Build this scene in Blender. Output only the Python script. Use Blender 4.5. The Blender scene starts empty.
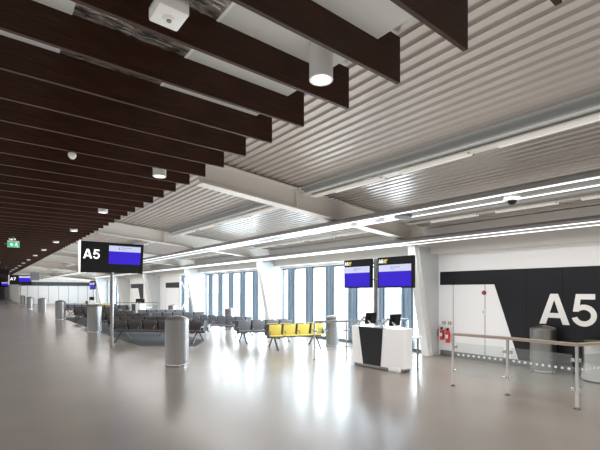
import bpy, bmesh, math, random
from mathutils import Vector, Matrix
random.seed(7)
C = bpy.context.scene.collection
SIN, COS, F, H = 0.6225, 0.7826, 400.0, 1.8
GRID0, PITCH = 6.36, 7.42        # column grid along the concourse
XW = 9.95                        # face of the window wall


def P(px, d):
    "floor point at depth d seen in column px (layout helper)"
    xc = (px - 300) * d / F
    return (SIN * d + COS * xc, COS * d - SIN * xc)


def deck_z(x): return 3.87 - 0.08 * (x - 4.87)
def beam_z(x): return 3.60 - 0.088 * (x - 2.76)


# ------------------------------------------------------------------ materials
MATS = {}
def mat(name, col, rough=0.5, metal=0.0, emit=None, estr=0.0, noise=0.0, nscale=6.0, stretch=(1, 1, 1), bump=0.0, spec=0.5, coat=0.0):
    m = bpy.data.materials.new(name); m.use_nodes = True
    nt = m.node_tree; b = nt.nodes['Principled BSDF']
    b.inputs['Base Color'].default_value = (*col, 1)
    b.inputs['Roughness'].default_value = rough
    b.inputs['Metallic'].default_value = metal
    b.inputs['Specular IOR Level'].default_value = spec
    if coat: b.inputs['Coat Weight'].default_value = coat
    if emit:
        b.inputs['Emission Color'].default_value = (*emit, 1)
        b.inputs['Emission Strength'].default_value = estr
    if noise or bump:
        tc = nt.nodes.new('ShaderNodeTexCoord'); mp = nt.nodes.new('ShaderNodeMapping')
        mp.inputs['Scale'].default_value = stretch
        n = nt.nodes.new('ShaderNodeTexNoise'); n.inputs['Scale'].default_value = nscale; n.inputs['Detail'].default_value = 5
        nt.links.new(tc.outputs['Object'], mp.inputs['Vector']); nt.links.new(mp.outputs['Vector'], n.inputs['Vector'])
        if noise:
            r = nt.nodes.new('ShaderNodeValToRGB')
            r.color_ramp.elements[0].position = 0.3; r.color_ramp.elements[1].position = 0.7
            r.color_ramp.elements[0].color = (*[max(0, c * (1 - noise)) for c in col], 1)
            r.color_ramp.elements[1].color = (*[min(1, c * (1 + noise)) for c in col], 1)
            nt.links.new(n.outputs['Fac'], r.inputs['Fac']); nt.links.new(r.outputs['Color'], b.inputs['Base Color'])
        if bump:
            bp = nt.nodes.new('ShaderNodeBump'); bp.inputs['Strength'].default_value = bump; bp.inputs['Distance'].default_value = 0.02
            nt.links.new(n.outputs['Fac'], bp.inputs['Height']); nt.links.new(bp.outputs['Normal'], b.inputs['Normal'])
    MATS[name] = m
    return m


def glass_mat(name, tint, gloss=0.08):
    m = bpy.data.materials.new(name); m.use_nodes = True
    nt = m.node_tree; nt.nodes.clear()
    o = nt.nodes.new('ShaderNodeOutputMaterial'); mix = nt.nodes.new('ShaderNodeMixShader')
    t = nt.nodes.new('ShaderNodeBsdfTransparent'); g = nt.nodes.new('ShaderNodeBsdfGlossy')
    t.inputs['Color'].default_value = (*tint, 1); g.inputs['Roughness'].default_value = 0.02
    mix.inputs['Fac'].default_value = gloss
    nt.links.new(t.outputs[0], mix.inputs[1]); nt.links.new(g.outputs[0], mix.inputs[2]); nt.links.new(mix.outputs[0], o.inputs['Surface'])
    MATS[name] = m
    return m


M_floor = mat('floor_terrazzo', (0.335, 0.298, 0.265), 0.25, noise=0.05, nscale=0.7, spec=0.6)
M_white = mat('white_paint', (0.80, 0.80, 0.79), 0.45)
M_wall = mat('wall_panel_white', (0.84, 0.84, 0.845), 0.35)
M_wall2 = mat('wall_upper', (0.66, 0.65, 0.63), 0.6)
M_bulk = mat('bulkhead_plaster', (0.60, 0.58, 0.55), 0.7)
M_fin = mat('fin_paint', (0.50, 0.52, 0.53), 0.5)
M_post = mat('column_paint', (0.62, 0.62, 0.61), 0.45)
M_deck = mat('deck_metal', (0.50, 0.458, 0.425), 0.3, metal=0.4, noise=0.05, nscale=0.8, stretch=(1, 0.3, 1))
M_steel = mat('steel_beam_paint', (0.80, 0.77, 0.72), 0.42)
M_steelg = mat('steel_grey_paint', (0.60, 0.62, 0.62), 0.4)
M_slat = mat('dark_timber', (0.042, 0.016, 0.009), 0.5, noise=0.35, nscale=5, stretch=(0.6, 1, 9), bump=0.05, spec=0.22)
M_panel = mat('ceiling_panel', (0.60, 0.61, 0.59), 0.7)
M_foil = mat('foil_lining', (0.42, 0.385, 0.36), 0.3, metal=0.8, noise=0.95, nscale=11, stretch=(0.7, 2.6, 1), bump=1.0)
M_black = mat('black_gloss_panel', (0.010, 0.011, 0.014), 0.35, spec=0.3)
M_blackm = mat('black_matte', (0.008, 0.008, 0.009), 0.5, spec=0.2)
M_seam = mat('panel_seam', (0.25, 0.25, 0.26), 0.6)
M_letter = mat('letter_white', (0.80, 0.79, 0.76), 0.5)
M_lit = mat('white_glow', (0.9, 0.9, 0.9), 0.5, emit=(1, 1, 1), estr=0.9)
M_stainless = mat('brushed_stainless', (0.25, 0.245, 0.24), 0.40, metal=1.0, noise=0.06, nscale=30, stretch=(1, 1, 0.05))
M_stain2 = mat('bright_stainless', (0.46, 0.46, 0.46), 0.25, metal=1.0)
M_rail = mat('handrail_bronze', (0.34, 0.275, 0.235), 0.4, metal=0.5)
M_screen = mat('screen_blue', (0.004, 0.002, 0.03), 0.4, spec=0.2, emit=(0.038, 0.014, 0.60), estr=1.0)
M_screenw = mat('screen_header', (0.2, 0.2, 0.25), 0.4, emit=(0.47, 0.51, 0.70), estr=1.0)
M_stext = mat('screen_text', (0.1, 0.1, 0.2), 0.4, emit=(0.16, 0.15, 0.30), estr=1.0)
M_yicon = mat('yellow_icon', (0.8, 0.65, 0.2), 0.5, emit=(0.9, 0.72, 0.2), estr=0.35)
M_yellow = mat('yellow_vinyl', (0.88, 0.74, 0.17), 0.42, noise=0.04, nscale=9)
M_brown = mat('charcoal_vinyl', (0.070, 0.060, 0.060), 0.45, noise=0.1, nscale=9)
M_blue = mat('slate_vinyl', (0.19, 0.205, 0.24), 0.40, noise=0.08, nscale=9)
M_shell = mat('black_seat_shell', (0.010, 0.010, 0.011), 0.5)
M_chrome = mat('chrome_leg', (0.26, 0.265, 0.27), 0.25, metal=1.0)
M_leg = mat('dark_leg_metal', (0.10, 0.10, 0.105), 0.4, metal=0.7)
M_beamd = mat('seat_beam', (0.07, 0.07, 0.075), 0.35, metal=0.6)
M_red = mat('extinguisher_red', (0.62, 0.02, 0.02), 0.3)
M_counter = mat('counter_white', (0.84, 0.84, 0.85), 0.3)
M_carpet = mat('grey_carpet', (0.075, 0.08, 0.09), 0.95, noise=0.15, nscale=120)
M_winpanel = mat('blue_grey_panel', (0.22, 0.30, 0.385), 0.32, noise=0.12, nscale=1.3, stretch=(1, 4, 0.3))
M_winframe = mat('window_frame_grey', (0.09, 0.11, 0.135), 0.4)
M_led = mat('led_tube', (1, 1, 1), 0.5, emit=(0.96, 0.98, 1.0), estr=1.5)
M_tray = mat('light_tray', (0.30, 0.295, 0.29), 0.3, metal=0.2)
M_batten = mat('batten_white', (.9, .9, .88), .5, emit=(1, .97, .92), estr=.15)
M_lamp = mat('lamp_lens', (1, 1, 1), 0.4, emit=(1, 0.98, 0.95), estr=3.0)
M_exit = mat('exit_green', (0.0, 0.3, 0.12), 0.5, emit=(0.01, 0.42, 0.16), estr=1.0)
M_grey = mat('grey_plastic', (0.22, 0.23, 0.24), 0.5)
M_plate = mat('brown_plate', (0.30, 0.22, 0.12), 0.5)
M_green = mat('green_liner', (0.10, 0.14, 0.05), 0.6)
M_apron = mat('apron_concrete', (0.55, 0.55, 0.54), 0.8, noise=0.05)
G_win = glass_mat('window_glass', (0.97, 0.99, 1.0), 0.06)
G_rail = glass_mat('railing_glass', (0.90, 0.93, 0.93), 0.07)


# ------------------------------------------------------------------ mesh helpers
def newbm(): return bmesh.new()

def box(bm, c, s, rot=None):
    r = bmesh.ops.create_cube(bm, size=1.0)
    m = Matrix.Translation(c) @ (rot.to_4x4() if rot else Matrix.Identity(4)) @ Matrix.Diagonal((*s, 1))
    bmesh.ops.transform(bm, matrix=m, verts=r['verts'])
    return r['verts']

def span(bm, x0, x1, y0, y1, z0, z1):
    return box(bm, ((x0 + x1) / 2, (y0 + y1) / 2, (z0 + z1) / 2), (abs(x1 - x0), abs(y1 - y0), abs(z1 - z0)))

def rbox(bm, c, s, r=0.02, seg=2, rot=None):
    b2 = bmesh.new(); box(b2, (0, 0, 0), s)
    bmesh.ops.bevel(b2, geom=b2.edges[:], offset=r, segments=seg, affect='EDGES', profile=0.5)
    m = Matrix.Translation(c) @ (rot.to_4x4() if rot else Matrix.Identity(4))
    bmesh.ops.transform(b2, matrix=m, verts=b2.verts[:])
    me = bpy.data.meshes.new('t'); b2.to_mesh(me); b2.free(); bm.from_mesh(me); bpy.data.meshes.remove(me)

def tube(bm, pts, r, n=10, caps=True):
    pts = [Vector(p) for p in pts]; rings = []
    for i, p in enumerate(pts):
        if i == 0: t = pts[1] - pts[0]
        elif i == len(pts) - 1: t = pts[-1] - pts[-2]
        else: t = (pts[i + 1] - p).normalized() + (p - pts[i - 1]).normalized()
        t.normalize()
        a = Vector((0, 0, 1)) if abs(t.z) < 0.9 else Vector((1, 0, 0))
        u = t.cross(a).normalized(); v = t.cross(u).normalized()
        rings.append([bm.verts.new(p + (u * math.cos(2 * math.pi * k / n) + v * math.sin(2 * math.pi * k / n)) * r) for k in range(n)])
    for i in range(len(rings) - 1):
        for k in range(n):
            bm.faces.new((rings[i][k], rings[i][(k + 1) % n], rings[i + 1][(k + 1) % n], rings[i + 1][k]))
    if caps:
        bm.faces.new(rings[0][::-1]); bm.faces.new(rings[-1])

def lathe(bm, prof, n=32, c=(0, 0, 0)):
    rings = []
    for r, z in prof:
        if r < 1e-6: rings.append([bm.verts.new((c[0], c[1], c[2] + z))])
        else: rings.append([bm.verts.new((c[0] + r * math.cos(2 * math.pi * k / n), c[1] + r * math.sin(2 * math.pi * k / n), c[2] + z)) for k in range(n)])
    for a, b in zip(rings, rings[1:]):
        for k in range(n):
            if len(a) == 1 and len(b) == 1: continue
            if len(a) == 1: bm.faces.new((a[0], b[(k + 1) % n], b[k]))
            elif len(b) == 1: bm.faces.new((a[k], a[(k + 1) % n], b[0]))
            else: bm.faces.new((a[k], a[(k + 1) % n], b[(k + 1) % n], b[k]))

def prism(bm, poly, off):
    "poly: list of 3D points, extruded by vector off"
    off = Vector(off)
    a = [bm.verts.new(p) for p in poly]; b = [bm.verts.new(Vector(p) + off) for p in poly]
    n = len(a)
    bm.faces.new(a[::-1]); bm.faces.new(b)
    for i in range(n): bm.faces.new((a[i], a[(i + 1) % n], b[(i + 1) % n], b[i]))

def link(name, bm, m, parent=None, smooth=False, bevel=0):
    bmesh.ops.recalc_face_normals(bm, faces=bm.faces[:])
    me = bpy.data.meshes.new(name); bm.to_mesh(me); bm.free()
    me.materials.append(m)
    if smooth:
        for p in me.polygons: p.use_smooth = True
        try: me.set_sharp_from_angle(angle=math.radians(40))
        except Exception: pass
    o = bpy.data.objects.new(name, me); C.objects.link(o)
    if parent: o.parent = parent
    if bevel:
        md = o.modifiers.new('bevel', 'BEVEL'); md.width = bevel; md.segments = 2; md.limit_method = 'ANGLE'
    return o

def struct(name, bm, m, parent=None, smooth=False):
    o = link(name, bm, m, parent, smooth)
    if not parent: o['kind'] = 'structure'
    return o

def tag(o, label, cat, group=None):
    o['label'] = label; o['category'] = cat
    if group: o['group'] = group
    return o

def thing(name, label, cat, loc=(0, 0, 0), rz=0.0, group=None):
    o = bpy.data.objects.new(name, None); C.objects.link(o)
    o.location = loc; o.rotation_euler = (0, 0, rz); o.empty_display_size = 0.2
    return tag(o, label, cat, group)

def dup(root, loc, rz=None, label=None, group=None):
    r = root.copy(); C.objects.link(r); r.location = loc
    if rz is not None: r.rotation_euler = (0, 0, rz)
    if label: r['label'] = label
    if group: r['group'] = group
    for ch in list(root.children):
        c = ch.copy(); C.objects.link(c); c.parent = r
        for g in list(ch.children):
            d = g.copy(); C.objects.link(d); d.parent = c
    return r

def text(name, s, m, size, mtx, parent=None, extrude=0.004, bold=0.0, width=None, height=None):
    cu = bpy.data.curves.new(name, 'FONT'); cu.body = s; cu.size = 1.0; cu.extrude = 0.0; cu.offset = bold
    ob = bpy.data.objects.new(name + '_tmp', cu); C.objects.link(ob)
    dg = bpy.context.evaluated_depsgraph_get(); dg.update()
    me = bpy.data.meshes.new_from_object(ob.evaluated_get(dg))
    bpy.data.objects.remove(ob); bpy.data.curves.remove(cu)
    xs = [v.co.x for v in me.vertices]; ys = [v.co.y for v in me.vertices]
    x0, x1, y0, y1 = min(xs), max(xs), min(ys), max(ys)
    sx = (width / (x1 - x0)) if width else size
    sy = (height / (y1 - y0)) if height else sx
    bm = bmesh.new(); bm.from_mesh(me); bpy.data.meshes.remove(me)
    for v in bm.verts: v.co = Vector(((v.co.x - x0) * sx, (v.co.y - y0) * sy, 0))
    r = bmesh.ops.extrude_face_region(bm, geom=bm.faces[:])
    for v in [g for g in r['geom'] if isinstance(g, bmesh.types.BMVert)]: v.co.z += extrude
    bmesh.ops.transform(bm, matrix=mtx, verts=bm.verts[:])
    return link(name, bm, m, parent)

def frame(origin, ex, ey):
    ex = Vector(ex).normalized(); ey = Vector(ey).normalized(); ez = ex.cross(ey)
    return Matrix(((ex.x, ey.x, ez.x, origin[0]), (ex.y, ey.y, ez.y, origin[1]), (ex.z, ey.z, ez.z, origin[2]), (0, 0, 0, 1)))

def glyphs(name, chars, m, mtx, parent, width, height, extrude=.004):
    "bold grotesque capitals and numerals drawn as flat raised shapes"
    def arc(cx, cy, rx, ry, t, a0, a1, n=20):
        o = [(cx + rx * math.cos(math.radians(a0 + (a1 - a0) * i / n)), cy + ry * math.sin(math.radians(a0 + (a1 - a0) * i / n))) for i in range(n + 1)]
        q = [(cx + (rx - t) * math.cos(math.radians(a0 + (a1 - a0) * i / n)), cy + (ry - t) * math.sin(math.radians(a0 + (a1 - a0) * i / n))) for i in range(n + 1)]
        return [[o[i], o[i + 1], q[i + 1], q[i]] for i in range(n)]
    G = {
        'A': (.94, [[(0, 0), (.21, 0), (.47, .80), (.47, 1), (.35, 1)], [(.94, 0), (.73, 0), (.47, .80), (.47, 1), (.59, 1)], [(.22, .21), (.72, .21), (.67, .37), (.27, .37)]]),
        '5': (.72, [[(.12, 1), (.67, 1), (.67, .83), (.25, .83)], [(.12, 1), (.26, .86), (.22, .56), (.21, .44), (.03, .44)]] + arc(.355, .325, .365, .345, .165, 130, -165)),
        '7': (.70, [[(0, 1), (.70, 1), (.70, .83), (0, .83)], [(.70, .86), (.50, .86), (.16, 0), (.37, 0)]]),
    }
    total = sum(G[c][0] for c in chars) + .10 * (len(chars) - 1)
    bm = bmesh.new(); x = 0; n = 0
    for c in chars:
        w, polys = G[c]
        for p in polys:
            n += 1; prism(bm, [((x + a) * width / total, b * height, 0) for a, b in p], (0, 0, extrude + .0003 * (n % 3)))
        x += w + .10
    bmesh.ops.transform(bm, matrix=mtx, verts=bm.verts[:])
    return link(name, bm, m, parent)

ORD = ['first', 'second', 'third', 'fourth', 'fifth', 'sixth', 'seventh', 'eighth', 'ninth', 'tenth', 'eleventh', 'twelfth',
       'thirteenth', 'fourteenth', 'fifteenth', 'sixteenth', 'seventeenth', 'eighteenth', 'nineteenth', 'twentieth']

# ------------------------------------------------------------------ camera
cam = bpy.data.cameras.new('camera'); co = bpy.data.objects.new('camera', cam); C.objects.link(co)
cam.sensor_fit = 'HORIZONTAL'; cam.sensor_width = 36.0; cam.lens = F / 600 * 36.0
cam.shift_y = 65.0 / 600.0
co.location = (0, 0, H); co.rotation_euler = (math.radians(90), 0, -math.atan2(SIN, COS))
cam.clip_end = 400
bpy.context.scene.camera = co

# ------------------------------------------------------------------ room shell
YB, YE, XL, XF = -4.0, 112.0, -4.0, 15.0        # back, far end, left, far bay
bm = newbm(); span(bm, XL - .2, XF + .2, YB - .2, YE + .2, -0.12, 0); struct('floor', bm, M_floor)
bm = newbm(); span(bm, XL - .2, XL, YB, YE, 0, 4.6); struct('wall_left', bm, M_wall2)
bm = newbm(); span(bm, XL, XW + .2, YB - .2, YB, 0, 4.6); struct('wall_back', bm, M_wall2)
bm = newbm(); span(bm, XL, 3.7, YE, YE + .2, 0, 4.6); struct('wall_far', bm, M_wall)
# end wall of the gate lounge and the corridor side wall beyond it
bm = newbm(); span(bm, 3.7, XF, 62, 62.2, 0, 4.1)
end_wall = struct('wall_end', bm, M_wall)
bm = newbm(); span(bm, 3.7, XF, 61.94, 61.995, 2.35, 2.85); link('black_band', bm, M_black, end_wall)
bm = newbm()
for k in range(9): span(bm, 4.6 + 1.15 * k - .02, 4.6 + 1.15 * k + .02, 61.96, 61.998, 0.1, 2.35)
link('panel_seam', bm, M_seam, end_wall)
bm = newbm(); span(bm, 3.7, 3.9, 62.2, YE, 0, 4.1); struct('wall_corridor', bm, M_wall)
bm = newbm(); span(bm, XF, XF + .2, 43.42, 62.2, 0, 4.1); span(bm, XW, XF + .2, 43.22, 43.42, 0, 4.1); struct('wall_bay', bm, M_wall)

# right-hand wall: gate walls, window heads and the sloping bulkhead above
HEAD = 2.70
bays = [(GRID0, 6), (GRID0 + PITCH, 6), (GRID0 + 2 * PITCH, 3), (GRID0 + 4 * PITCH, 6)]
bm = newbm()
span(bm, XW, XW + .25, YB, GRID0, 0, 3.6)
G2 = GRID0 + 2 * PITCH + 3 * 1.165 + .1
G3 = GRID0 + 4 * PITCH
span(bm, XW, XW + .25, G2, G3, 0, 3.6)
span(bm, XW, XW + .25, GRID0, G2, HEAD, 3.6); span(bm, XW, XW + .25, G3, 43.4, HEAD, 3.6)
span(bm, XW, XW + .25, GRID0, G2, 0, 0.05); span(bm, XW, XW + .25, G3, 43.4, 0, 0.05)
wall_r = struct('wall_right', bm, M_wall)
bm = newbm()
prism(bm, [(9.55, YB, 2.78), (XW, YB, 2.78), (XW, YB, 3.45), (9.55, YB, 3.48)], (0, 43.2 - YB, 0))
struct('trim_1', bm, M_bulk)
bm = newbm(); span(bm, XW - .03, XW, YB, GRID0 - .12, 0, .15); struct('baseboard_right', bm, M_stainless)
bm = newbm()
for k, (y0, n) in enumerate(bays):
    span(bm, XW - .10, XW - .005, y0 + .15, y0 + (PITCH if n == 6 else 3.5) - .15, 0, .10)
struct('baseboard_window', bm, M_winframe)

# A5 gate wall graphics
def wall_panel(name, pts, m, parent, depth=.012, x=XW):
    bm = newbm(); prism(bm, [(x - depth, y, z) for y, z in pts], (depth - .001, 0, 0)); return link(name, bm, m, parent)
wall_panel('black_panel', [(GRID0 - .1, 1.94), (GRID0 - .1, 2.30), (YB, 2.30), (YB, .15), (4.19, .15), (4.76, 1.94)], M_black, wall_r)
bm = newbm()
for y in (5.87, 5.0): span(bm, XW - .004, XW, y - .008, y + .008, .15, 1.94)
link('panel_seam', bm, M_seam, wall_r)
bm = newbm()
for y in (4.02, 3.27, 2.5): span(bm, XW - .0135, XW - .011, y - .006, y + .006, .15, 2.3)
link('panel_seam', bm, mat('dark_seam', (0.0, 0.0, 0.0), 0.9), wall_r)
o = glyphs('gate_letter', 'A', M_letter, frame((XW - .012, 3.735, 1.04), (0, -1, 0), (0, 0, 1)), wall_r, .60, .675)
o['label'] = 'large white letter A'
o = glyphs('gate_number', '5', M_letter, frame((XW - .012, 3.095, 1.04), (0, -1, 0), (0, 0, 1)), wall_r, .45, .675)
o['label'] = 'large white numeral 5'
# far gate walls
wall_panel('black_panel', [(27.4, 1.95), (27.4, 2.30), (25.0, 2.30), (25.0, 1.95)], M_black, wall_r)
wall_panel('black_panel', [(35.6, 1.95), (35.6, 2.30), (32.3, 2.30), (32.3, 1.0), (33.0, .9), (33.6, 1.95)], M_black, wall_r)
bm = newbm()
for y in (25.0, 27.4, 30.0, 31.2): span(bm, XW - .004, XW, y - .012, y + .012, .1, 2.3)
link('panel_seam', bm, M_seam, wall_r)
wall_panel('notice_panel', [(28.9, .9), (28.9, 1.75), (29.9, 1.75), (29.9, .9)], M_grey, wall_r)

# windows: clear lights between deep blue-grey panels
wn = 0
for (y0, n) in bays:
    for k in range(n + (1 if n == 6 else 0)):
        a = y0 + 1.165 * k + (.10 if k == 0 else 0)
        b = min(a + .74, y0 + PITCH - .1)
        if k: a -= .03
        wn += 1
        bm = newbm()
        for (p, q) in ((a - .03, a + .03), (b - .03, b + .03)): span(bm, XW + .02, XW + .12, p, q, .05, HEAD)
        span(bm, XW + .02, XW + .12, a, b, HEAD - .06, HEAD); span(bm, XW + .02, XW + .12, a, b, .05, .10)
        w = struct('window_%d' % wn, bm, M_winframe)
        bm = newbm(); span(bm, XW + .065, XW + .075, a + .03, b - .03, .10, HEAD - .06); link('pane', bm, G_win, w)
        if k < n:
            bm = newbm(); c0, c1 = b + .03, y0 + 1.165 * (k + 1) - .06
            span(bm, XW + .005, XW + .14, c0, c1, .05, HEAD)
            span(bm, XW - .03, XW + .005, c0 + .10, c0 + .17, .05, HEAD); span(bm, XW - .03, XW + .005, c0 + .28, c0 + .33, .05, HEAD)
            link('infill_panel', bm, M_winpanel, w)

# roof deck (corrugated, ribs along the concourse)
def deck(x0, x1, y0, y1):
    bm = newbm(); p, d = .15, .03
    xs = []; x = x0
    while x < x1:
        xs += [(x, 0), (x + .08, 0), (x + .094, d), (x + .136, d)]
        x += p
    A = [bm.verts.new((x, y0, deck_z(x) + z)) for x, z in xs]; B = [bm.verts.new((x, y1, deck_z(x) + z)) for x, z in xs]
    for i in range(len(A) - 1): bm.faces.new((A[i], A[i + 1], B[i + 1], B[i]))
    return bm
bm = deck(2.3, XW + .1, YB, 43.3); b2 = deck(2.3, XF + .1, 43.3, 62.1)
me = bpy.data.meshes.new('t'); b2.to_mesh(me); b2.free(); bm.from_mesh(me); bpy.data.meshes.remove(me)
b2 = deck(2.3, 3.8, 62.1, YE); me = bpy.data.meshes.new('t'); b2.to_mesh(me); b2.free(); bm.from_mesh(me); bpy.data.meshes.remove(me)
struct('ceiling', bm, M_deck)
bm = newbm(); prism(bm, [(2.3, YB, 4.25), (XF, YB, 3.30), (XF, YB, 3.6), (2.3, YB, 4.6)], (0, 66.2, 0)); struct('ceiling_roof', bm, M_steelg)
# flat ceiling panels between the timber slats, with the open service gap
bm = newbm(); be = newbm()
for k in range(-9, 176):
    p, q = 2.2 + .62 * k + .0215, 2.2 + .62 * (k + 1) - .0215
    span(bm, XL, .53, p, q, 3.865, 3.90); span(bm, 1.43, 2.55, p, q, 3.865, 3.90); span(be, 1.405, 1.43, p, q, 3.862, 3.93)
cp = struct('ceiling_panel', bm, M_panel)
link('edge_trim', be, M_white, cp)
bm = newbm(); span(bm, XL, 2.5, YB, YE, 4.5, 4.6); struct('ceiling_soffit', bm, M_blackm)
bm = newbm()
for k in range(-8, 24):
    p, q = 2.2 + .62 * k + .0215, 2.2 + .62 * (k + 1) - .0215
    rows = []
    for j in range(9):
        rows.append([bm.verts.new((.53 + i * .0398, p + (q - p) * j / 8, 3.872 + random.uniform(-.004, .004))) for i in range(23)])
    for r0, r1 in zip(rows, rows[1:]):
        for i in range(22): bm.faces.new((r0[i], r0[i + 1], r1[i + 1], r1[i]))
fl = link('foil_lining', bm, M_foil, cp); fl['label'] = 'crinkled dark silver foil in the gap between panels'
bm = newbm(); span(bm, XL, 2.83, 62, YE, 4.001, 4.05); struct('ceiling_corridor', bm, M_blackm)

# ------------------------------------------------------------------ steelwork
def ibeam(bm, p0, p1, depth, fw, tf=.025, tw=.03, upright=True):
    "I-section along p0->p1, points are bottom centre line"
    p0, p1 = Vector(p0), Vector(p1); t = (p1 - p0).normalized(); s = t.cross(Vector((0, 0, 1))).normalized()
    for z0, z1, w in ((0, tf, fw), (tf, depth - tf, tw), (depth - tf, depth, fw)):
        prism(bm, [p0 + s * w / 2 + Vector((0, 0, z0)), p0 - s * w / 2 + Vector((0, 0, z0)), p0 - s * w / 2 + Vector((0, 0, z1)), p0 + s * w / 2 + Vector((0, 0, z1))], p1 - p0)

grid = [GRID0 + PITCH * k for k in range(-1, 8)]
for gi, gy in enumerate(grid):
    if gy > 61.5: continue
    xe = 9.3 if gy < 43 else 14.6
    bm = newbm(); ibeam(bm, (2.88, gy, beam_z(2.88)), (xe, gy, beam_z(xe)), .42, .24)
    span(bm, 4.90, 4.93, gy - .11, gy + .11, beam_z(4.9) + .03, beam_z(4.9) + .40)
    struct('roof_beam', bm, M_steel)
    if gy > 43.5 or gy < 0: continue
    bm = newbm()
    xt, xb, zt = 8.82, 9.49, beam_z(8.82) + .02
    for s, w in ((-.085, .03), (.085, .03)):
        prism(bm, [(xb + s - w / 2, gy - .11, 0), (xb + s + w / 2, gy - .11, 0), (xt + s + w / 2, gy - .11, zt), (xt + s - w / 2, gy - .11, zt)], (0, .22, 0))
    prism(bm, [(xb - .085, gy - .09, 0), (xb + .085, gy - .09, 0), (xt + .085, gy - .09, zt), (xt - .085, gy - .09, zt)], (0, .03, 0))
    struct('raking_column', bm, M_post)
    bm = newbm()
    prism(bm, [(xb + .1, gy - .05, 0), (XW + .01, gy - .05, 0), (XW + .01, gy - .05, 2.95), (xt + .13, gy - .05, 2.95)], (0, .12, 0))
    struct('trim_2', bm, M_fin)
for x, dp in ((5.08, .15), (8.05, .14)):
    for a, b in zip(grid, grid[1:]):
        bm = newbm(); z = deck_z(x) - dp - .005
        ibeam(bm, (x, a + .14, z), (x, min(b, 61.8) - .14, z), dp, .22)
        struct('roof_purlin', bm, M_steelg)
# cross bracing in the third window bay
bm = newbm()
for (ya, za, yb, zb) in ((21.5, .3, 24.7, 2.6), (21.5, 2.6, 24.7, .3)): tube(bm, [(9.8, ya, za), (9.8, yb, zb)], .022, 8)
lathe(bm, [(0, -.02), (.09, -.02), (.09, .02), (0, .02)], 16, (9.8, 23.1, 1.45))
struct('cross_brace', bm, M_white)

# timber slats
bm = newbm(); prism(bm, [(x, -.02, z) for x, z in ((-3.9, 3.6), (2.85, 3.6), (2.85, 4.0), (-3.9, 4.0))], (0, .04, 0))
slat = link('timber_slat', bm, M_slat, bevel=.004)
SY = 2.2
slats = [k for k in range(-8, 176)]
first = True
for k in slats:
    y = SY + .62 * k
    if first: s = slat; first = False
    else: s = slat.copy(); C.objects.link(s)
    s.location = (0 if k < 2 else -.07, y, 0)
    tag(s, 'dark brown timber ceiling slat, one of the long parallel row above the walkway', 'ceiling slat', 'dark timber slats hung over the walkway')

# ------------------------------------------------------------------ lights hung from the roof
def light_tray(name, label, x, z, w, y0, y1):
    t = thing(name, label, 'light', (x, y0, z), 0)
    L = y1 - y0
    bm = newbm()
    prism(bm, [(-w / 2, 0, 0), (w / 2, 0, 0), (w / 2, 0, .05), (w / 2 - .10, 0, .11), (-w / 2 + .10, 0, .11), (-w / 2, 0, .05)], (0, L, 0))
    link('housing', bm, M_tray, t)
    for s in (-1, 1):
        bm = newbm(); span(bm, s * (w / 2 - .06) - .015, s * (w / 2 - .06) + .015, .02, L - .02, -.012, .002)
        link('light_strip', bm, M_led, t)
    for y in [g for g in grid if y0 < g < y1]:
        bm = newbm(); zt = beam_z(x) - z
        span(bm, -.05, .05, y - y0 - .012, y - y0 + .012, .1, max(.14, zt + .02)); link('hanger', bm, M_steel, t)
    return t
light_tray('light_tray', 'long grey suspended tray with twin white light strips, nearer the timber slats', 6.05, 3.165, .56, YB + .3, 61.5)
light_tray('light_tray', 'long grey suspended tray with twin white light strips, nearer the window wall', 8.45, 2.975, .58, YB + .3, 43.0)

def batten_run(name, label, x, z, zt, y0, y1):
    t = thing(name, label, 'light', (x, y0, z), 0)
    bm = newbm(); span(bm, -.05, .11, 0, y1 - y0, .015, .035); link('track', bm, M_steel, t)
    y = .5; L = y1 - y0
    while y < L - 1.3:
        bm = newbm(); rbox(bm, (.03, y + .6, .0), (.06, 1.15, .04), .012); link('batten', bm, M_batten, t)
        bm = newbm(); span(bm, -.012, .012, y + .04, y + .06, .03, .06); span(bm, -.03, .12, y + .04, y + .06, .0, .02); link('bracket', bm, M_stain2, t)
        y += 1.5
    return t
for x, nm in ((5.12, 'under the purlin by the slats'), (8.19, 'under the purlin by the windows')):
    for gi, (a, b) in enumerate(zip(grid[:6], grid[1:7])):
        z = deck_z(x) - (.22 if x < 6 else .22)
        batten_run('batten_light', 'slim white batten row %s, %s bay from camera' % (nm, ORD[gi]), x, z, deck_z(x) - .02, a + .3, b - .3)

# dome camera and smoke detector under the first tray
def tray_pt(px): 
    t = (px - 300) / F; r = (COS - SIN * t) / (SIN + COS * t); return r
t = thing('dome_camera', 'white dome security camera with dark lens under the light tray', 'camera', (6.0, 6.0 * tray_pt(512), 3.165))
bm = newbm(); lathe(bm, [(0, 0), (.11, 0), (.11, -.05), (.09, -.075), (0, -.08)], 24); link('housing', bm, M_white, t, True)
bm = newbm(); lathe(bm, [(.065, -.06), (.06, -.10), (.035, -.125), (0, -.135)], 20); link('lens_dome', bm, M_blackm, t, True)
t = thing('smoke_detector', 'flat round grey detector under the light tray, left of the dome camera', 'detector', (6.05, 6.05 * tray_pt(403), 3.165))
bm = newbm(); lathe(bm, [(0, 0), (.16, 0), (.16, -.03), (.11, -.055), (0, -.06)], 24); link('detector_body', bm, M_grey, t, True)

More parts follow.
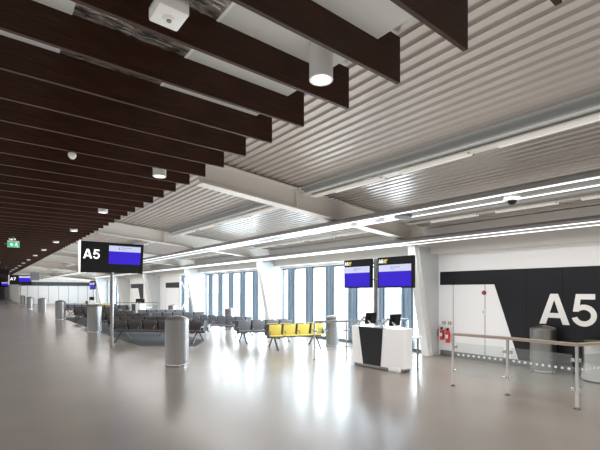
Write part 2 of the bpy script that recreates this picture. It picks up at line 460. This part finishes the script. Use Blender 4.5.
# cylinder downlights under the slats
def make_downlight(loc, r, h, label):
    t = thing('cylinder_downlight', label, 'downlight', loc, 0, 'cylinder downlights below the timber slats')
    bm = newbm(); lathe(bm, [(0, .02), (r * .82, .02), (r * .82, 0), (r, 0), (r, h), (0, h)], 32); link('cylinder_body', bm, M_white, t, True)
    bm = newbm(); lathe(bm, [(0, .012), (r * .80, .012), (r * .80, .018), (0, .018)], 24); link('lens', bm, M_lamp, t, True)
    return t
proto = None
for k in range(14):
    y = 2.53 + 3.72 * k
    d = ['big white cylinder downlight nearest the camera, hanging between the slats', 'second white cylinder downlight from the camera along the edge row under the slats'][k] if k < 2 else '%s white downlight from the camera in the row along the slat ends' % ORD[k]
    if proto is None: proto = make_downlight((2.24, y, 3.57), .10, .29, d)
    else: dup(proto, (2.17, y, 3.57), 0, d)
for k, y in enumerate((17.4, 32.3, 47.2)):
    dup(proto, (.84, y, 3.57), 0, '%s white downlight in the inner row under the slats, left of the edge row' % ORD[k])

# PIR sensor, white box, exit sign
t = thing('motion_sensor', 'small white domed sensor hanging under the slats at upper left', 'sensor', (.92, 5.92, 3.60))
bm = newbm(); lathe(bm, [(0, .01), (.02, .01), (.02, -.03), (0, -.03)], 12); link('stem', bm, M_grey, t, True)
bm = newbm(); lathe(bm, [(0, -.02), (.045, -.02), (.05, -.04), (.043, -.07), (.022, -.092), (0, -.097)], 20); link('dome', bm, M_letter, t, True)
t = thing('sensor_box', 'white square box with round sensor fixed under the slats at top left', 'sensor box', (.92, 2.48, 3.505))
bm = newbm(); rbox(bm, (0, 0, .045), (.19, .21, .09), .015); link('box_body', bm, M_white, t, True)
bm = newbm(); lathe(bm, [(0, -.012), (.03, -.012), (.042, 0), (.042, .004), (0, .004)], 20); link('sensor_eye', bm, M_letter, t, True)
bm = newbm(); lathe(bm, [(0, -.02), (.014, -.02), (.016, -.008), (0, -.008)], 12); link('sensor_lens', bm, M_grey, t, True)
bm = newbm(); tube(bm, [(0, .02, .085), (0, .02, .36)], .02, 10); link('mounting_tube', bm, M_white, t, True)
t = thing('exit_sign', 'green and white illuminated exit sign hanging under the slats at left', 'exit sign', (.85, 16.9, 3.27))
bm = newbm(); span(bm, -.17, .17, -.03, .03, 0, .22); link('sign_body', bm, M_white, t)
bm = newbm(); span(bm, -.16, .16, -.036, -.030, .015, .17); link('green_panel', bm, M_exit, t)
bm = newbm()   # running-man pictogram and arrow
prism(bm, [(-.10, -.040, .09), (-.05, -.040, .14), (-.05, -.040, .11), (-.01, -.040, .11), (-.01, -.040, .07), (-.05, -.040, .07), (-.05, -.040, .04)], (0, .004, 0))
lathe(bm, [(0, -.01), (.016, -.004), (.016, .01), (0, .016)], 10, (.085, -.038, .145))
for a, b in (((.08, .135), (.07, .085)), ((.07, .085), (.04, .05)), ((.07, .085), (.10, .06)), ((.10, .06), (.12, .03)), ((.08, .125), (.045, .11)), ((.08, .125), (.115, .10))):
    tube(bm, [(a[0], -.038, a[1]), (b[0], -.038, b[1])], .008, 6)
link('pictogram', bm, M_lit, t)
bm = newbm(); span(bm, -.25, -.17, -.008, .008, .10, .12); link('side_bar', bm, M_grey, t)
bm = newbm(); span(bm, -.02, .02, -.01, .01, .22, .36); link('mount', bm, M_grey, t)

# ------------------------------------------------------------------ signs
def gate_sign(label, loc, txt, W=1.86):
    t = thing('gate_sign', label, 'sign', loc, 0)
    zb, zt = 2.34, 3.28
    sec = [(.02, zb), (-.02, zb), (-.14, zt), (.14, zt)]
    bm = newbm(); prism(bm, [(-W / 2 + .03, y, z) for y, z in sec], (W - .06, 0, 0)); link('sign_body', bm, M_blackm, t, bevel=.008)
    for s in (-1, 1):
        bm = newbm()
        big = [(.035, zb - .02), (-.035, zb - .02), (-.155, zt + .01), (-.125, zt + .01), (0, zb + .03), (.125, zt + .01), (.155, zt + .01)]
        prism(bm, [(s * (W / 2 - .015) - .015, y, z) for y, z in big], (.03, 0, 0)); o = link('end_cap', bm, M_lit if s < 0 else M_blackm, t)  # emission put into the left cap to whiten its unlit face
    n = Vector((0, -.12, .94)).normalized()
    fr = frame((-W / 2, -.02, zb), (1, 0, 0), tuple(n)); fh = .948
    def rect(name, x0, x1, z0, z1, m, d=.004, off=.0, par=t):
        bm = newbm(); span(bm, x0, x1, z0, z1, off, off + d); bmesh.ops.transform(bm, matrix=fr, verts=bm.verts[:]); return link(name, bm, m, par)
    sc = rect('screen', .44 * W, .955 * W, .30 * fh, .72 * fh, M_screen); sc['label'] = 'blue display panel'
    rect('screen_header', .44 * W, .955 * W, .72 * fh, .905 * fh, M_screenw, par=sc)
    text('screen_text', 'Manchester', M_stext, 1, fr @ Matrix.Translation((.64 * W, .83 * fh, .004)), sc, .002, 0, .17 * W, .05 * fh)
    text('screen_text', 'Airport', M_stext, 1, fr @ Matrix.Translation((.64 * W, .765 * fh, .004)), sc, .002, 0, .085 * W, .045 * fh)
    rect('screen_text', .60 * W, .615 * W, .77 * fh, .86 * fh, M_stext, .002, .004, sc)
    if txt:
        o = glyphs('lettering', txt, M_lit, fr @ Matrix.Translation((.055 * W, .45 * fh, 0)), t, .245 * W, .30 * fh, .008); o['label'] = 'white lettering ' + txt
    bm = newbm(); tube(bm, [(.0, 0, 0), (.0, 0, zb + .02)], .048, 20); lathe(bm, [(0, 0), (.09, 0), (.09, .012), (0, .012)], 24); link('pole', bm, M_stainless, t, True)
    return t
gate_sign('large black gate sign reading A5 on a steel pole beside the seats', (3.22, 13.6, 0), 'A5')
gate_sign('small distant black gate sign reading A7 with blue screen on a pole', (3.0, 48.6, 0), 'A7')
gate_sign('farthest gate sign at the left edge, only its blue screen showing', (2.9, 90.0, 0), None)
t = thing('hanging_board', 'plain black board hanging under the slats at the far left edge', 'sign', (1.05, 37.3, 2.95))
bm = newbm(); span(bm, -.55, .55, -.05, .05, 0, .42); link('board', bm, M_blackm, t)
bm = newbm(); span(bm, -.4, -.37, -.01, .01, .42, .70); span(bm, .37, .4, -.01, .01, .42, .70); link('hanger', bm, M_grey, t)
t = thing('hanging_monitor', 'square dark grey panel hanging from the roof beyond the far sign', 'monitor', (4.0, 46.0, 2.72))
bm = newbm(); rbox(bm, (0, 0, .38), (.72, .12, .74), .02); link('panel', bm, M_grey, t)
bm = newbm(); span(bm, -.03, .03, -.03, .03, .75, 1.25); link('hanger', bm, M_grey, t)

# ------------------------------------------------------------------ bins
def make_bin(loc, r, h, label, group):
    t = thing('litter_bin', label, 'bin', loc, 0, group)
    zd = h * .915
    bm = newbm(); lathe(bm, [(0, .065), (r * .9, .065), (r, .085), (r, zd), (0, zd)], 64); link('body', bm, M_stainless, t, True)
    bm = newbm(); lathe(bm, [(r * 1.01, zd), (r * 1.01, zd + .012), (r * .86, zd + .05), (r * .55, h - .018), (r * .2, h - .002), (0, h)], 40); link('domed_lid', bm, M_stainless, t, True)
    bm = newbm(); lathe(bm, [(0, 0), (r * .88, 0), (r * .88, .07), (0, .07)], 48); link('base', bm, M_stain2, t, True)
    bm = newbm()
    for a in (.3, 2.4, 4.5): tube(bm, [(r * .95 * math.cos(a), r * .95 * math.sin(a), 0), (r * .95 * math.cos(a), r * .95 * math.sin(a), .06)], .022, 8)
    link('foot', bm, M_stain2, t, True)
    bm = newbm(); rr = r * 1.003
    pts = [(rr * math.cos(a), rr * math.sin(a), zd - .05 ) for a in [2.2 + .08 * i for i in range(12)]]
    tube(bm, pts, .006, 6); link('latch_seam', bm, M_grey, t, True)
    return t
bx, by = P(177, 9.55)
BR = .275
b0 = make_bin((bx, by, 0), BR, 1.19, 'tall stainless steel domed bin nearest the camera, standing alone on the floor', 'tall domed steel bins')
for px, d, l in ((94.6, 16.9, 'tall steel domed bin just left of the A5 sign pole'), (60.5, 24.0, 'third tall steel bin from the camera along the seating edge'),
                 (42.0, 30.6, 'fourth tall steel bin from the camera along the seating edge'), (30.0, 37.0, 'fifth tall steel bin from the camera along the seating edge'),
                 (22.4, 45.5, 'sixth tall steel bin, beside the far A7 sign pole')):
    dup(b0, (*P(px, d), 0), 0, l, 'tall domed steel bins')
make_bin((*P(543, 8.76), 0), .25, 1.03, 'steel domed bin in front of the black A5 wall', 'tall domed steel bins')
b1 = make_bin((*P(332.5, 12.8), 0), .205, 1.0, 'slim steel bin behind the railing, right of the yellow seats', 'slim steel bins by the windows')
dup(b1, (*P(229.3, 18.2), 0), 0, 'slim pale steel bin by the windows behind the slate-blue seats', 'slim steel bins by the windows')
dup(b1, (*P(172, 22.2), 0), 0, 'slim pale steel bin far back, seen just above the nearest tall bin', 'slim steel bins by the windows')
t = thing('drum_bin', 'wide open-topped steel drum bin cut off by the right edge', 'bin', (*P(600, 7.90), 0), 0)
bm = newbm(); lathe(bm, [(0, .02), (.29, .02), (.31, .05), (.31, .75), (.29, .75), (.29, .5), (0, .5)], 40); link('drum', bm, M_stain2, t, True)
bm = newbm(); lathe(bm, [(.315, .745), (.32, .76), (.315, .775), (.27, .775), (.27, .745)], 40); link('rim', bm, M_blackm, t, True)
bm = newbm(); lathe(bm, [(.268, .782), (.22, .75), (.18, .64), (0, .62)], 30); link('liner', bm, M_green, t, True)
bm = newbm(); lathe(bm, [(0, 0), (.28, 0), (.28, .03), (0, .03)], 32); link('plinth', bm, M_blackm, t, True)

# ------------------------------------------------------------------ benches
def make_bench(label, loc, rz, n, pitch, up, group, mesh_cache={}):
    t = thing('beam_seating', label, 'airport seating', loc, rz, group)
    key = (pitch, up.name)
    if key not in mesh_cache:
        w = pitch - .07; c = {}
        def mk(name, bm, m, smooth=True):
            o = link(name, bm, m, None, smooth); me = o.data; bpy.data.objects.remove(o); c[name] = me
        for s in (-1, 1):
            tilt = Matrix.Rotation(s * math.radians(-17), 3, 'X'); f = 'a' if s < 0 else 'b'
            bm = newbm(); rbox(bm, (0, s * .175, .565), (w, .035, .38), .014, 2, tilt); mk('backrest' + f, bm, up)
            bm = newbm(); rbox(bm, (0, s * .150, .575), (w - .02, .03, .33), .01, 1, tilt)
            mk('back_shell' + f, bm, M_shell, False)
            bm = newbm(); rbox(bm, (0, s * .365, .425), (w, .26, .03), .018, 2, Matrix.Rotation(s * math.radians(4), 3, 'X')); mk('seat' + f, bm, up)
            bm = newbm()
            tube(bm, [(0, s * .22, .40), (0, s * .24, .54), (0, s * .28, .565), (0, s * .44, .56), (0, s * .48, .54), (0, s * .48, .48)], .016, 8); mk('armrest' + f, bm, M_chrome)
            bm = newbm()
            tube(bm, [(0, s * .06, .36), (0, s * .16, .30), (0, s * .46, .03), (0, s * .50, .016)], .03, 8)
            tube(bm, [(0, s * .05, .33), (0, s * .26, .355), (0, s * .50, .365)], .018, 8)
            lathe(bm, [(0, 0), (.035, 0), (.035, .012), (0, .02)], 12, (0, s * .50, 0)); mk('leg' + f, bm, M_leg)
        bm = newbm(); prism(bm, [(-.008, -.27, .39), (-.008, .27, .39), (-.008, .12, .75), (-.008, -.12, .75)], (.016, 0, 0)); mk('side_panel', bm, M_shell, False)
        mesh_cache[key] = c
    c = mesh_cache[key]
    def put(mesh, name, x):
        o = bpy.data.objects.new(name, mesh); C.objects.link(o); o.parent = t; o.location = (x, 0, 0)
    for i in range(n):
        x = (i - (n - 1) / 2) * pitch
        for f in 'ab':
            put(c['backrest' + f], 'backrest', x); put(c['back_shell' + f], 'back_shell', x); put(c['seat' + f], 'seat', x)
    for i in range(n + 1):
        x = (i - n / 2) * pitch
        for f in 'ab': put(c['armrest' + f], 'armrest', x)
    L = n * pitch
    for e in (-.5, .5): put(c['side_panel'], 'side_panel', e * (L - .05))
    for e in ((-.5 * L + .5 * pitch), (.5 * L - .5 * pitch)):
        for f in 'ab': put(c['leg' + f], 'leg', e)
    bm = newbm(); rbox(bm, (0, 0, .355), (L - .04, .09, .06), .01); link('beam', bm, M_beamd, t)
    return t
D = math.radians
YB_ = 'yellow airport benches'; BB = 'slate-blue airport benches'; CB = 'charcoal airport benches on the carpet'
make_bench('bright yellow back-to-back bench of four seats near the gate counter', (*P(294.5, 12.55), 0), D(-19), 4, .455, M_yellow, YB_)
make_bench('slate-blue bench of four seats directly behind the yellow bench', (*P(264, 14.0), 0), D(-16), 4, .50, M_blue, BB)
make_bench('long slate-blue bench slanting away behind the others, in front of the windows', (*P(221, 16.2), 0), D(-73), 6, .50, M_blue, BB)
make_bench('nearest charcoal bench, partly behind the nearest tall steel bin', (4.87, 13.95, 0), D(-46), 6, .55, M_brown, CB)
for k, (x, y, n, l) in enumerate(((5.0, 16.6, 5, 'second charcoal bench from the camera on the grey carpet'), (5.05, 19.2, 5, 'third charcoal bench from the camera on the grey carpet'),
        (5.1, 21.8, 5, 'fourth charcoal bench from the camera on the grey carpet'), (5.1, 24.6, 5, 'fifth charcoal bench from the camera on the grey carpet'),
        (5.5, 27.4, 5, 'sixth charcoal bench from the camera, well behind the A5 sign pole'))):
    make_bench(l, (x, y, 0), D(-42), n, .50, M_brown, CB)
for x, y, l in ((7.4, 18.6, 'slate-blue bench behind the long slanting bench, nearer the windows'), (7.5, 21.2, 'second slate-blue bench behind the long slanting bench'),
                (7.0, 30.2, 'distant slate-blue bench left of the far gate counter'), (5.6, 33.0, 'farthest slate-blue bench at left, seen above the charcoal rows')):
    make_bench(l, (x, y, 0), D(-40), 5, .50, M_blue, BB)
make_bench('distant small yellow bench seen just left of the A5 sign pole', (7.75, 33.6, 0), D(-80), 4, .46, M_yellow, YB_)
bm = newbm()
prism(bm, [(3.99, 13.2, .001), (5.35, 12.05, .001), (6.25, 13.4, .001), (6.6, 30, .001), (3.99, 30, .001)], (0, 0, .008))
struct('floor_carpet', bm, M_carpet)

# ------------------------------------------------------------------ gate counter and screens
def make_counter(loc, rz, label, dark=False):
    t = thing('gate_counter', label, 'counter', loc, rz)
    def ring(z, k):
        out = []
        for i in range(72):
            a = 2 * math.pi * i / 72; ca, sa = math.cos(a), math.sin(a); e = 2 / 4.2
            out.append((.25 * k * math.copysign(abs(ca) ** e, ca), .76 * k * math.copysign(abs(sa) ** e, sa), z))
        return out
    def loft(bm, rs, cap=True):
        R = [[bm.verts.new(p) for p in r] for r in rs]; n = len(R[0])
        for a, b in zip(R, R[1:]):
            for i in range(n): bm.faces.new((a[i], a[(i + 1) % n], b[(i + 1) % n], b[i]))
        if cap: bm.faces.new(R[0][::-1]); bm.faces.new(R[-1])
    bm = newbm(); loft(bm, [ring(.085, .955), ring(.94, 1.0), ring(.948, .99)]); link('counter_body', bm, M_counter, t, True)
    bm = newbm(); loft(bm, [ring(0, .90), ring(.09, .90)]); link('plinth', bm, M_stainless, t, True)
    # black tapered panel following the curved front
    bm = newbm()
    def fx(y, z):
        k = .955 + .045 * (z - .085) / .875; v = abs(y / (.76 * k)); return -.25 * k * (1 - v ** 4.2) ** (1 / 4.2)
    N = 10; cols = []
    for i in range(N + 1):
        q = i / N
        yt, yb = .46 + (-.23 - .46) * q, .33 + (-.16 - .33) * q
        cols.append([((fx(y, z) - .006), y, z) for y, z in ((yb, .088), (yt, .945))] + [(fx(yt, .945) + .1, yt, .951)])
    V = [[bm.verts.new(p) for p in c] for c in cols]
    for a, b in zip(V, V[1:]):
        for j in range(2): bm.faces.new((a[j], b[j], b[j + 1], a[j + 1]))
    p = link('front_panel', bm, M_black, t, True); p['label'] = 'black tapered front panel'
    bm = newbm(); rbox(bm, (-.205, -.50, .055), (.05, .30, .11), .008); link('kick_box', bm, M_counter, t)
    bm = newbm(); rbox(bm, (.42, 0, .72), (.34, 1.45, .03), .008); link('desk_top', bm, M_counter, t)
    for yy in (-.64, .64):
        bm = newbm(); span(bm, .50, .54, yy - .02, yy + .02, 0, .706); link('desk_leg', bm, M_stainless, t)
    return t
cx, cy = 7.22, 6.07
make_counter((cx, cy, 0), D(5), 'white curved gate counter with a black tapered front panel, near the railing')
make_counter((6.75, 35.2, 0), D(5), 'distant white gate counter under the small far screens')
make_counter((7.6, 25.7, 0), D(5), 'mid-distance gate counter behind the charcoal seating, by the window wall')

def make_monitor(label, base, turn=-5):
    t = thing('desk_monitor', label, 'monitor', base, 0)
    bm = newbm(); lathe(bm, [(0, 0), (.05, 0), (.05, .012), (.02, .02), (0, .02)], 16); tube(bm, [(0, 0, .01), (0, 0, .05)], .018, 10); link('arm_base', bm, M_stain2, t, True)
    e = Vector((-.02, -.19, .20)); h = Vector((.02, -.36, .06))
    bm = newbm(); tube(bm, [(0, 0, .04), e], .027, 10); link('lower_arm', bm, M_stain2, t, True)
    bm = newbm(); tube(bm, [e, h], .025, 10); link('upper_arm', bm, M_stain2, t, True)
    c = h + Vector((.07, .06, .11)); rt = Matrix.Rotation(D(turn), 3, 'Z') @ Matrix.Rotation(D(10), 3, 'X')
    bm = newbm(); rbox(bm, c, (.34, .035, .27), .01, 2, rt); rbox(bm, c - rt @ Vector((0, .03, 0)), (.13, .04, .13), .01, 2, rt); link('display', bm, M_blackm, t)
    return t
make_monitor('black monitor on a bent silver arm, left one on the gate counter', (7.22, 6.76, .952))
make_monitor('black monitor on a bent silver arm, right one on the gate counter', (7.22, 6.04, .952))
for bx_, by_, l in ((6.75, 35.5, 'small dark monitor on the distant white gate counter'), (7.6, 26.2, 'dark monitor on the mid-distance gate counter, left one'), (7.6, 25.6, 'dark monitor on the mid-distance gate counter, right one')):
    make_monitor(l, (bx_, by_, .952))

def screen_pole(loc, label, y_right, y_left, gate):
    t = thing('screen_pole', label, 'screen stand', loc, 0)
    bm = newbm(); tube(bm, [(0, 0, 0), (0, 0, 2.60)], .05, 20); lathe(bm, [(0, 0), (.10, 0), (.10, .012), (0, .012)], 24); link('pole', bm, M_stainless, t, True)
    bm = newbm(); span(bm, -.04, .03, y_right + .1, y_left - .1, 2.05, 2.09); span(bm, -.04, .03, y_right + .1, y_left - .1, 2.36, 2.40); link('cross_bar', bm, M_stain2, t)
    for y0, y1 in ((y_right, -.16), (.055, y_left)):
        bm = newbm(); rbox(bm, (-.085, (y0 + y1) / 2, 2.225), (.09, y1 - y0, .75), .008); s = link('display', bm, M_blackm, t)
        f = frame((-.131, y1, 1.85), (0, -1, 0), (0, 0, 1)); w = y1 - y0
        def rect(name, a, b, c, d, m):
            bm = newbm(); span(bm, a * w, b * w, c, d, 0, .004); bmesh.ops.transform(bm, matrix=f, verts=bm.verts[:]); return link(name, bm, m, s)
        rect('screen', .04, .95, .04, .40, M_screen); rect('screen_header', .04, .95, .40, .56, M_screenw)
        g = f @ Matrix.Translation((0, 0, .004))
        if gate:
            text('screen_text', 'Manchester', M_stext, 1, g @ Matrix.Translation((.38 * w, .485, 0)), s, .002, 0, .28 * w, .04)
            text('screen_text', 'Airport', M_stext, 1, g @ Matrix.Translation((.38 * w, .435, 0)), s, .002, 0, .13 * w, .04)
            glyphs('gate_lettering', gate, M_lit, f @ Matrix.Translation((.035 * w, .61, 0)), s, .13 * w, .09)
            bm = newbm(); tube(bm, [(.30 * w, .64 + .045, .002), (.19 * w, .685, .002), (.19 * w, .615, .002), (.27 * w, .615, .002)], .011, 6)
            tube(bm, [(.20 * w, .65, .002), (.27 * w, .66, .002)], .014, 6)
            bmesh.ops.transform(bm, matrix=f, verts=bm.verts[:]); link('yellow_symbol', bm, M_yicon, s)
    return t
screen_pole((7.85, 6.76, 0), 'steel pole carrying two blue A5 display screens behind the gate counter', -1.21, 1.02, 'A5')
screen_pole((7.45, 37.6, 0), 'distant pole with a pair of small dark blue screens at the far gate', -1.0, .9, None)

# ------------------------------------------------------------------ railings
def railing(label, pts, top=1.0, rail_mat=None, dots=False):
    t = thing('glass_railing', label, 'railing', (pts[0][0], pts[0][1], 0), 0)
    L = [Vector((x - pts[0][0], y - pts[0][1], 0)) for x, y in pts]
    bm = newbm(); tube(bm, [p + Vector((0, 0, top - .025)) for p in L], .028, 12); link('handrail', bm, rail_mat or M_rail, t, True)
    for i, p in enumerate(L):
        bm = newbm(); tube(bm, [p, p + Vector((0, 0, top - .04))], .024, 12); lathe(bm, [(0, 0), (.05, 0), (.05, .01), (0, .01)], 16, tuple(p)); o = link('post', bm, M_stain2, t, True)
        dirs = ([(L[i + 1] - p).normalized()] if i < len(L) - 1 else []) + ([(L[i - 1] - p).normalized()] if i else [])
        for dv in dirs:
            for z in (.30, .74):
                bm = newbm(); rbox(bm, p + dv * .05 + Vector((0, 0, z)), (.055, .045, .05), .008, 1, Matrix.Rotation(math.atan2(dv.y, dv.x), 3, 'Z')); link('glass_clamp', bm, M_stain2, o)
    for a, b in zip(L, L[1:]):
        dv = (b - a).normalized(); q0, q1 = a + dv * .06, b - dv * .06; nrm = Vector((-dv.y, dv.x, 0)) * .005
        bm = newbm(); prism(bm, [q0 + nrm + Vector((0, 0, .22)), q1 + nrm + Vector((0, 0, .22)), q1 + nrm + Vector((0, 0, .82)), q0 + nrm + Vector((0, 0, .82))], -2 * nrm)
        g = link('glass_panel', bm, G_rail, t)
        if dots:
            bm = newbm(); Ln = (q1 - q0).length; n = int(Ln / .085)
            for k in range(n):
                c = q0 + dv * (Ln * (k + .5) / n) + Vector((0, 0, .60)); c -= nrm * 1.2
                u = dv * .021; v = Vector((0, 0, .021))
                vs = [bm.verts.new(c + u * math.cos(j * math.pi / 6) + v * math.sin(j * math.pi / 6)) for j in range(12)]
                bm.faces.new(vs)
            o = link('manifestation_dots', bm, M_letter, g)
    return t
def FP(px, y): return P(px, F * H / (y - 290))
railing('glass balustrade with bronze handrail in front of the A5 wall, right foreground', [FP(453, 386), FP(507.5, 395.3), FP(577, 409.5), (8.6, 1.55)], 1.0, dots=True)
railing('glass balustrade running behind the gate counter beside the yellow bench', [(6.73, 7.86), (7.57, 7.54), (8.6, 7.2), (9.40, 6.95)], 1.0, M_stainless)
railing('distant thin railing across the far gate by the window wall', [(6.6, 27.9), (7.8, 27.4), (9.2, 26.8)], 1.0, M_stainless)

# ------------------------------------------------------------------ wall fittings
def extinguisher(label, y, z, s):
    t = thing('fire_extinguisher', label, 'fire extinguisher', (XW - .10, y, z), 0, 'fire extinguishers')
    r = .052 * s; h = .29 * s
    bm = newbm(); lathe(bm, [(0, 0), (r * .9, 0), (r, .02), (r, h * .82), (r * .8, h * .93), (r * .35, h), (0, h)], 24); link('cylinder', bm, M_red, t, True)
    bm = newbm(); rbox(bm, (0, 0, h + .02), (.035, .05, .05), .006); rbox(bm, (0, .03, h + .05), (.02, .12, .015), .004); link('valve', bm, M_blackm, t)
    bm = newbm(); tube(bm, [(-.01, .02, h + .02), (-.03, .09, h - .02), (-.03, .105, h * .6), (-.03, .09, h * .3)], .011, 8); link('hose', bm, M_blackm, t, True)
    bm = newbm(); span(bm, -r - .002, -r + .01, -.035, .035, h * .35, h * .65); link('paper_label', bm, M_letter, t)
    bm = newbm(); span(bm, r - .01, .099, -.02, .02, h * .55, h * .65); link('wall_bracket', bm, M_blackm, t)
    return t
extinguisher('red fire extinguisher on the white wall, left one of the pair', 6.15, .44, 1.0)
extinguisher('red fire extinguisher on the white wall, right one of the pair', 5.97, .38, 1.15)
for k, y in enumerate((6.14, 5.97)):
    bm = newbm(); span(bm, XW - .008, XW - .001, y - .05, y + .05, .86, .94); b = tag(link('wall_sign', bm, M_plate), 'small brown instruction plate above the %s fire extinguisher' % ('left', 'right')[k], 'sign', 'extinguisher plates')
    bm = newbm(); span(bm, XW - .010, XW - .007, y - .02, y + .02, .88, .92); link('plate_symbol', bm, M_letter, b)
t = thing('alarm_sounder', 'small dark red round alarm on the white wall left of the black panel', 'alarm', (XW - .03, 5.02, 1.73), 0)
bm = newbm(); lathe(bm, [(0, 0), (.055, 0), (.05, .025), (0, .028)], 20); bmesh.ops.transform(bm, matrix=Matrix.Translation((.029, 0, 0)) @ Matrix.Rotation(-math.pi / 2, 4, 'Y'), verts=bm.verts[:]); link('alarm_body', bm, mat('alarm_red', (.22, .01, .02), .4), t, True)
t = thing('door_lock', 'small grey lock plate on the white wall panel below the alarm', 'lock', (XW, 5.03, 1.25), 0)
bm = newbm(); span(bm, -.012, -.001, -.03, .03, -.06, .06); link('lock_plate', bm, M_letter, t)
bm = newbm(); tube(bm, [(-.03, 0, .02), (-.03, 0, -.03)], .007, 8); tube(bm, [(-.03, 0, 0), (-.01, 0, 0)], .006, 8); link('handle', bm, M_stainless, t)

# ------------------------------------------------------------------ outside and lighting
bm = newbm(); span(bm, XW + .4, 200, -120, 260, -.6, -.5); ap = struct('ground_apron', bm, M_apron)

w = bpy.data.worlds.new('world'); bpy.context.scene.world = w; w.use_nodes = True
bg = w.node_tree.nodes['Background']; bg.inputs['Color'].default_value = (.90, .96, 1.0, 1); bg.inputs['Strength'].default_value = 4.0

def area(name, loc, rot, sx, sy, power, col=(1, 1, 1), spread=180):
    l = bpy.data.lights.new(name, 'AREA'); l.shape = 'RECTANGLE'; l.size = sx; l.size_y = sy; l.energy = power; l.color = col; l.spread = D(spread)
    o = bpy.data.objects.new(name, l); C.objects.link(o); o.location = loc; o.rotation_euler = rot
    return o
# daylight through the window bays
for y0, L in ((GRID0, 2 * PITCH + 3.5), (G3, 7.3)):
    area('daylight', (XW + .6, y0 + L / 2, 1.5), (0, D(90), 0), 2.6, L, 150 * L, (.82, .92, 1.0))
# added upward fill, no real fittings: stands in for daylight bounced off the floor
area('roof_bounce_fill', (6.2, 28, .03), (D(180), 0, 0), 7.0, 64, 840, (1, .97, .94))
area('slat_bounce_fill', (-.2, 40, .03), (D(180), 0, 0), 6.0, 86, 1000, (1, .96, .92))
# lamps in the light trays, then two added fills
area('tray_lamp', (6.05, 28, 3.13), (0, 0, 0), .5, 60, 650, (1, .98, .95))
area('tray_lamp', (8.45, 20, 2.94), (0, 0, 0), .4, 44, 420, (1, .98, .95))
area('end_wall_fill', (10.2, 52, 1.7), (D(90), 0, 0), 8, 2.2, 190, (.86, .95, 1), 90)  # added fill with no fitting, brightens the end wall
area('walkway_fill', (-.4, 50, 3.57), (0, 0, 0), 6.2, 108, 420, (1, .97, .94))  # added broad fill with no fitting, evens out the walkway floor

sc = bpy.context.scene
sc.view_settings.view_transform = 'Standard'
sc.view_settings.look = 'None'
sc.view_settings.exposure = 0.0
sc.cycles.max_bounces = 8; sc.cycles.diffuse_bounces = 4; sc.cycles.glossy_bounces = 4; sc.cycles.transparent_max_bounces = 12
sc.cycles.use_denoising = True
sc.cycles.sample_clamp_indirect = 6
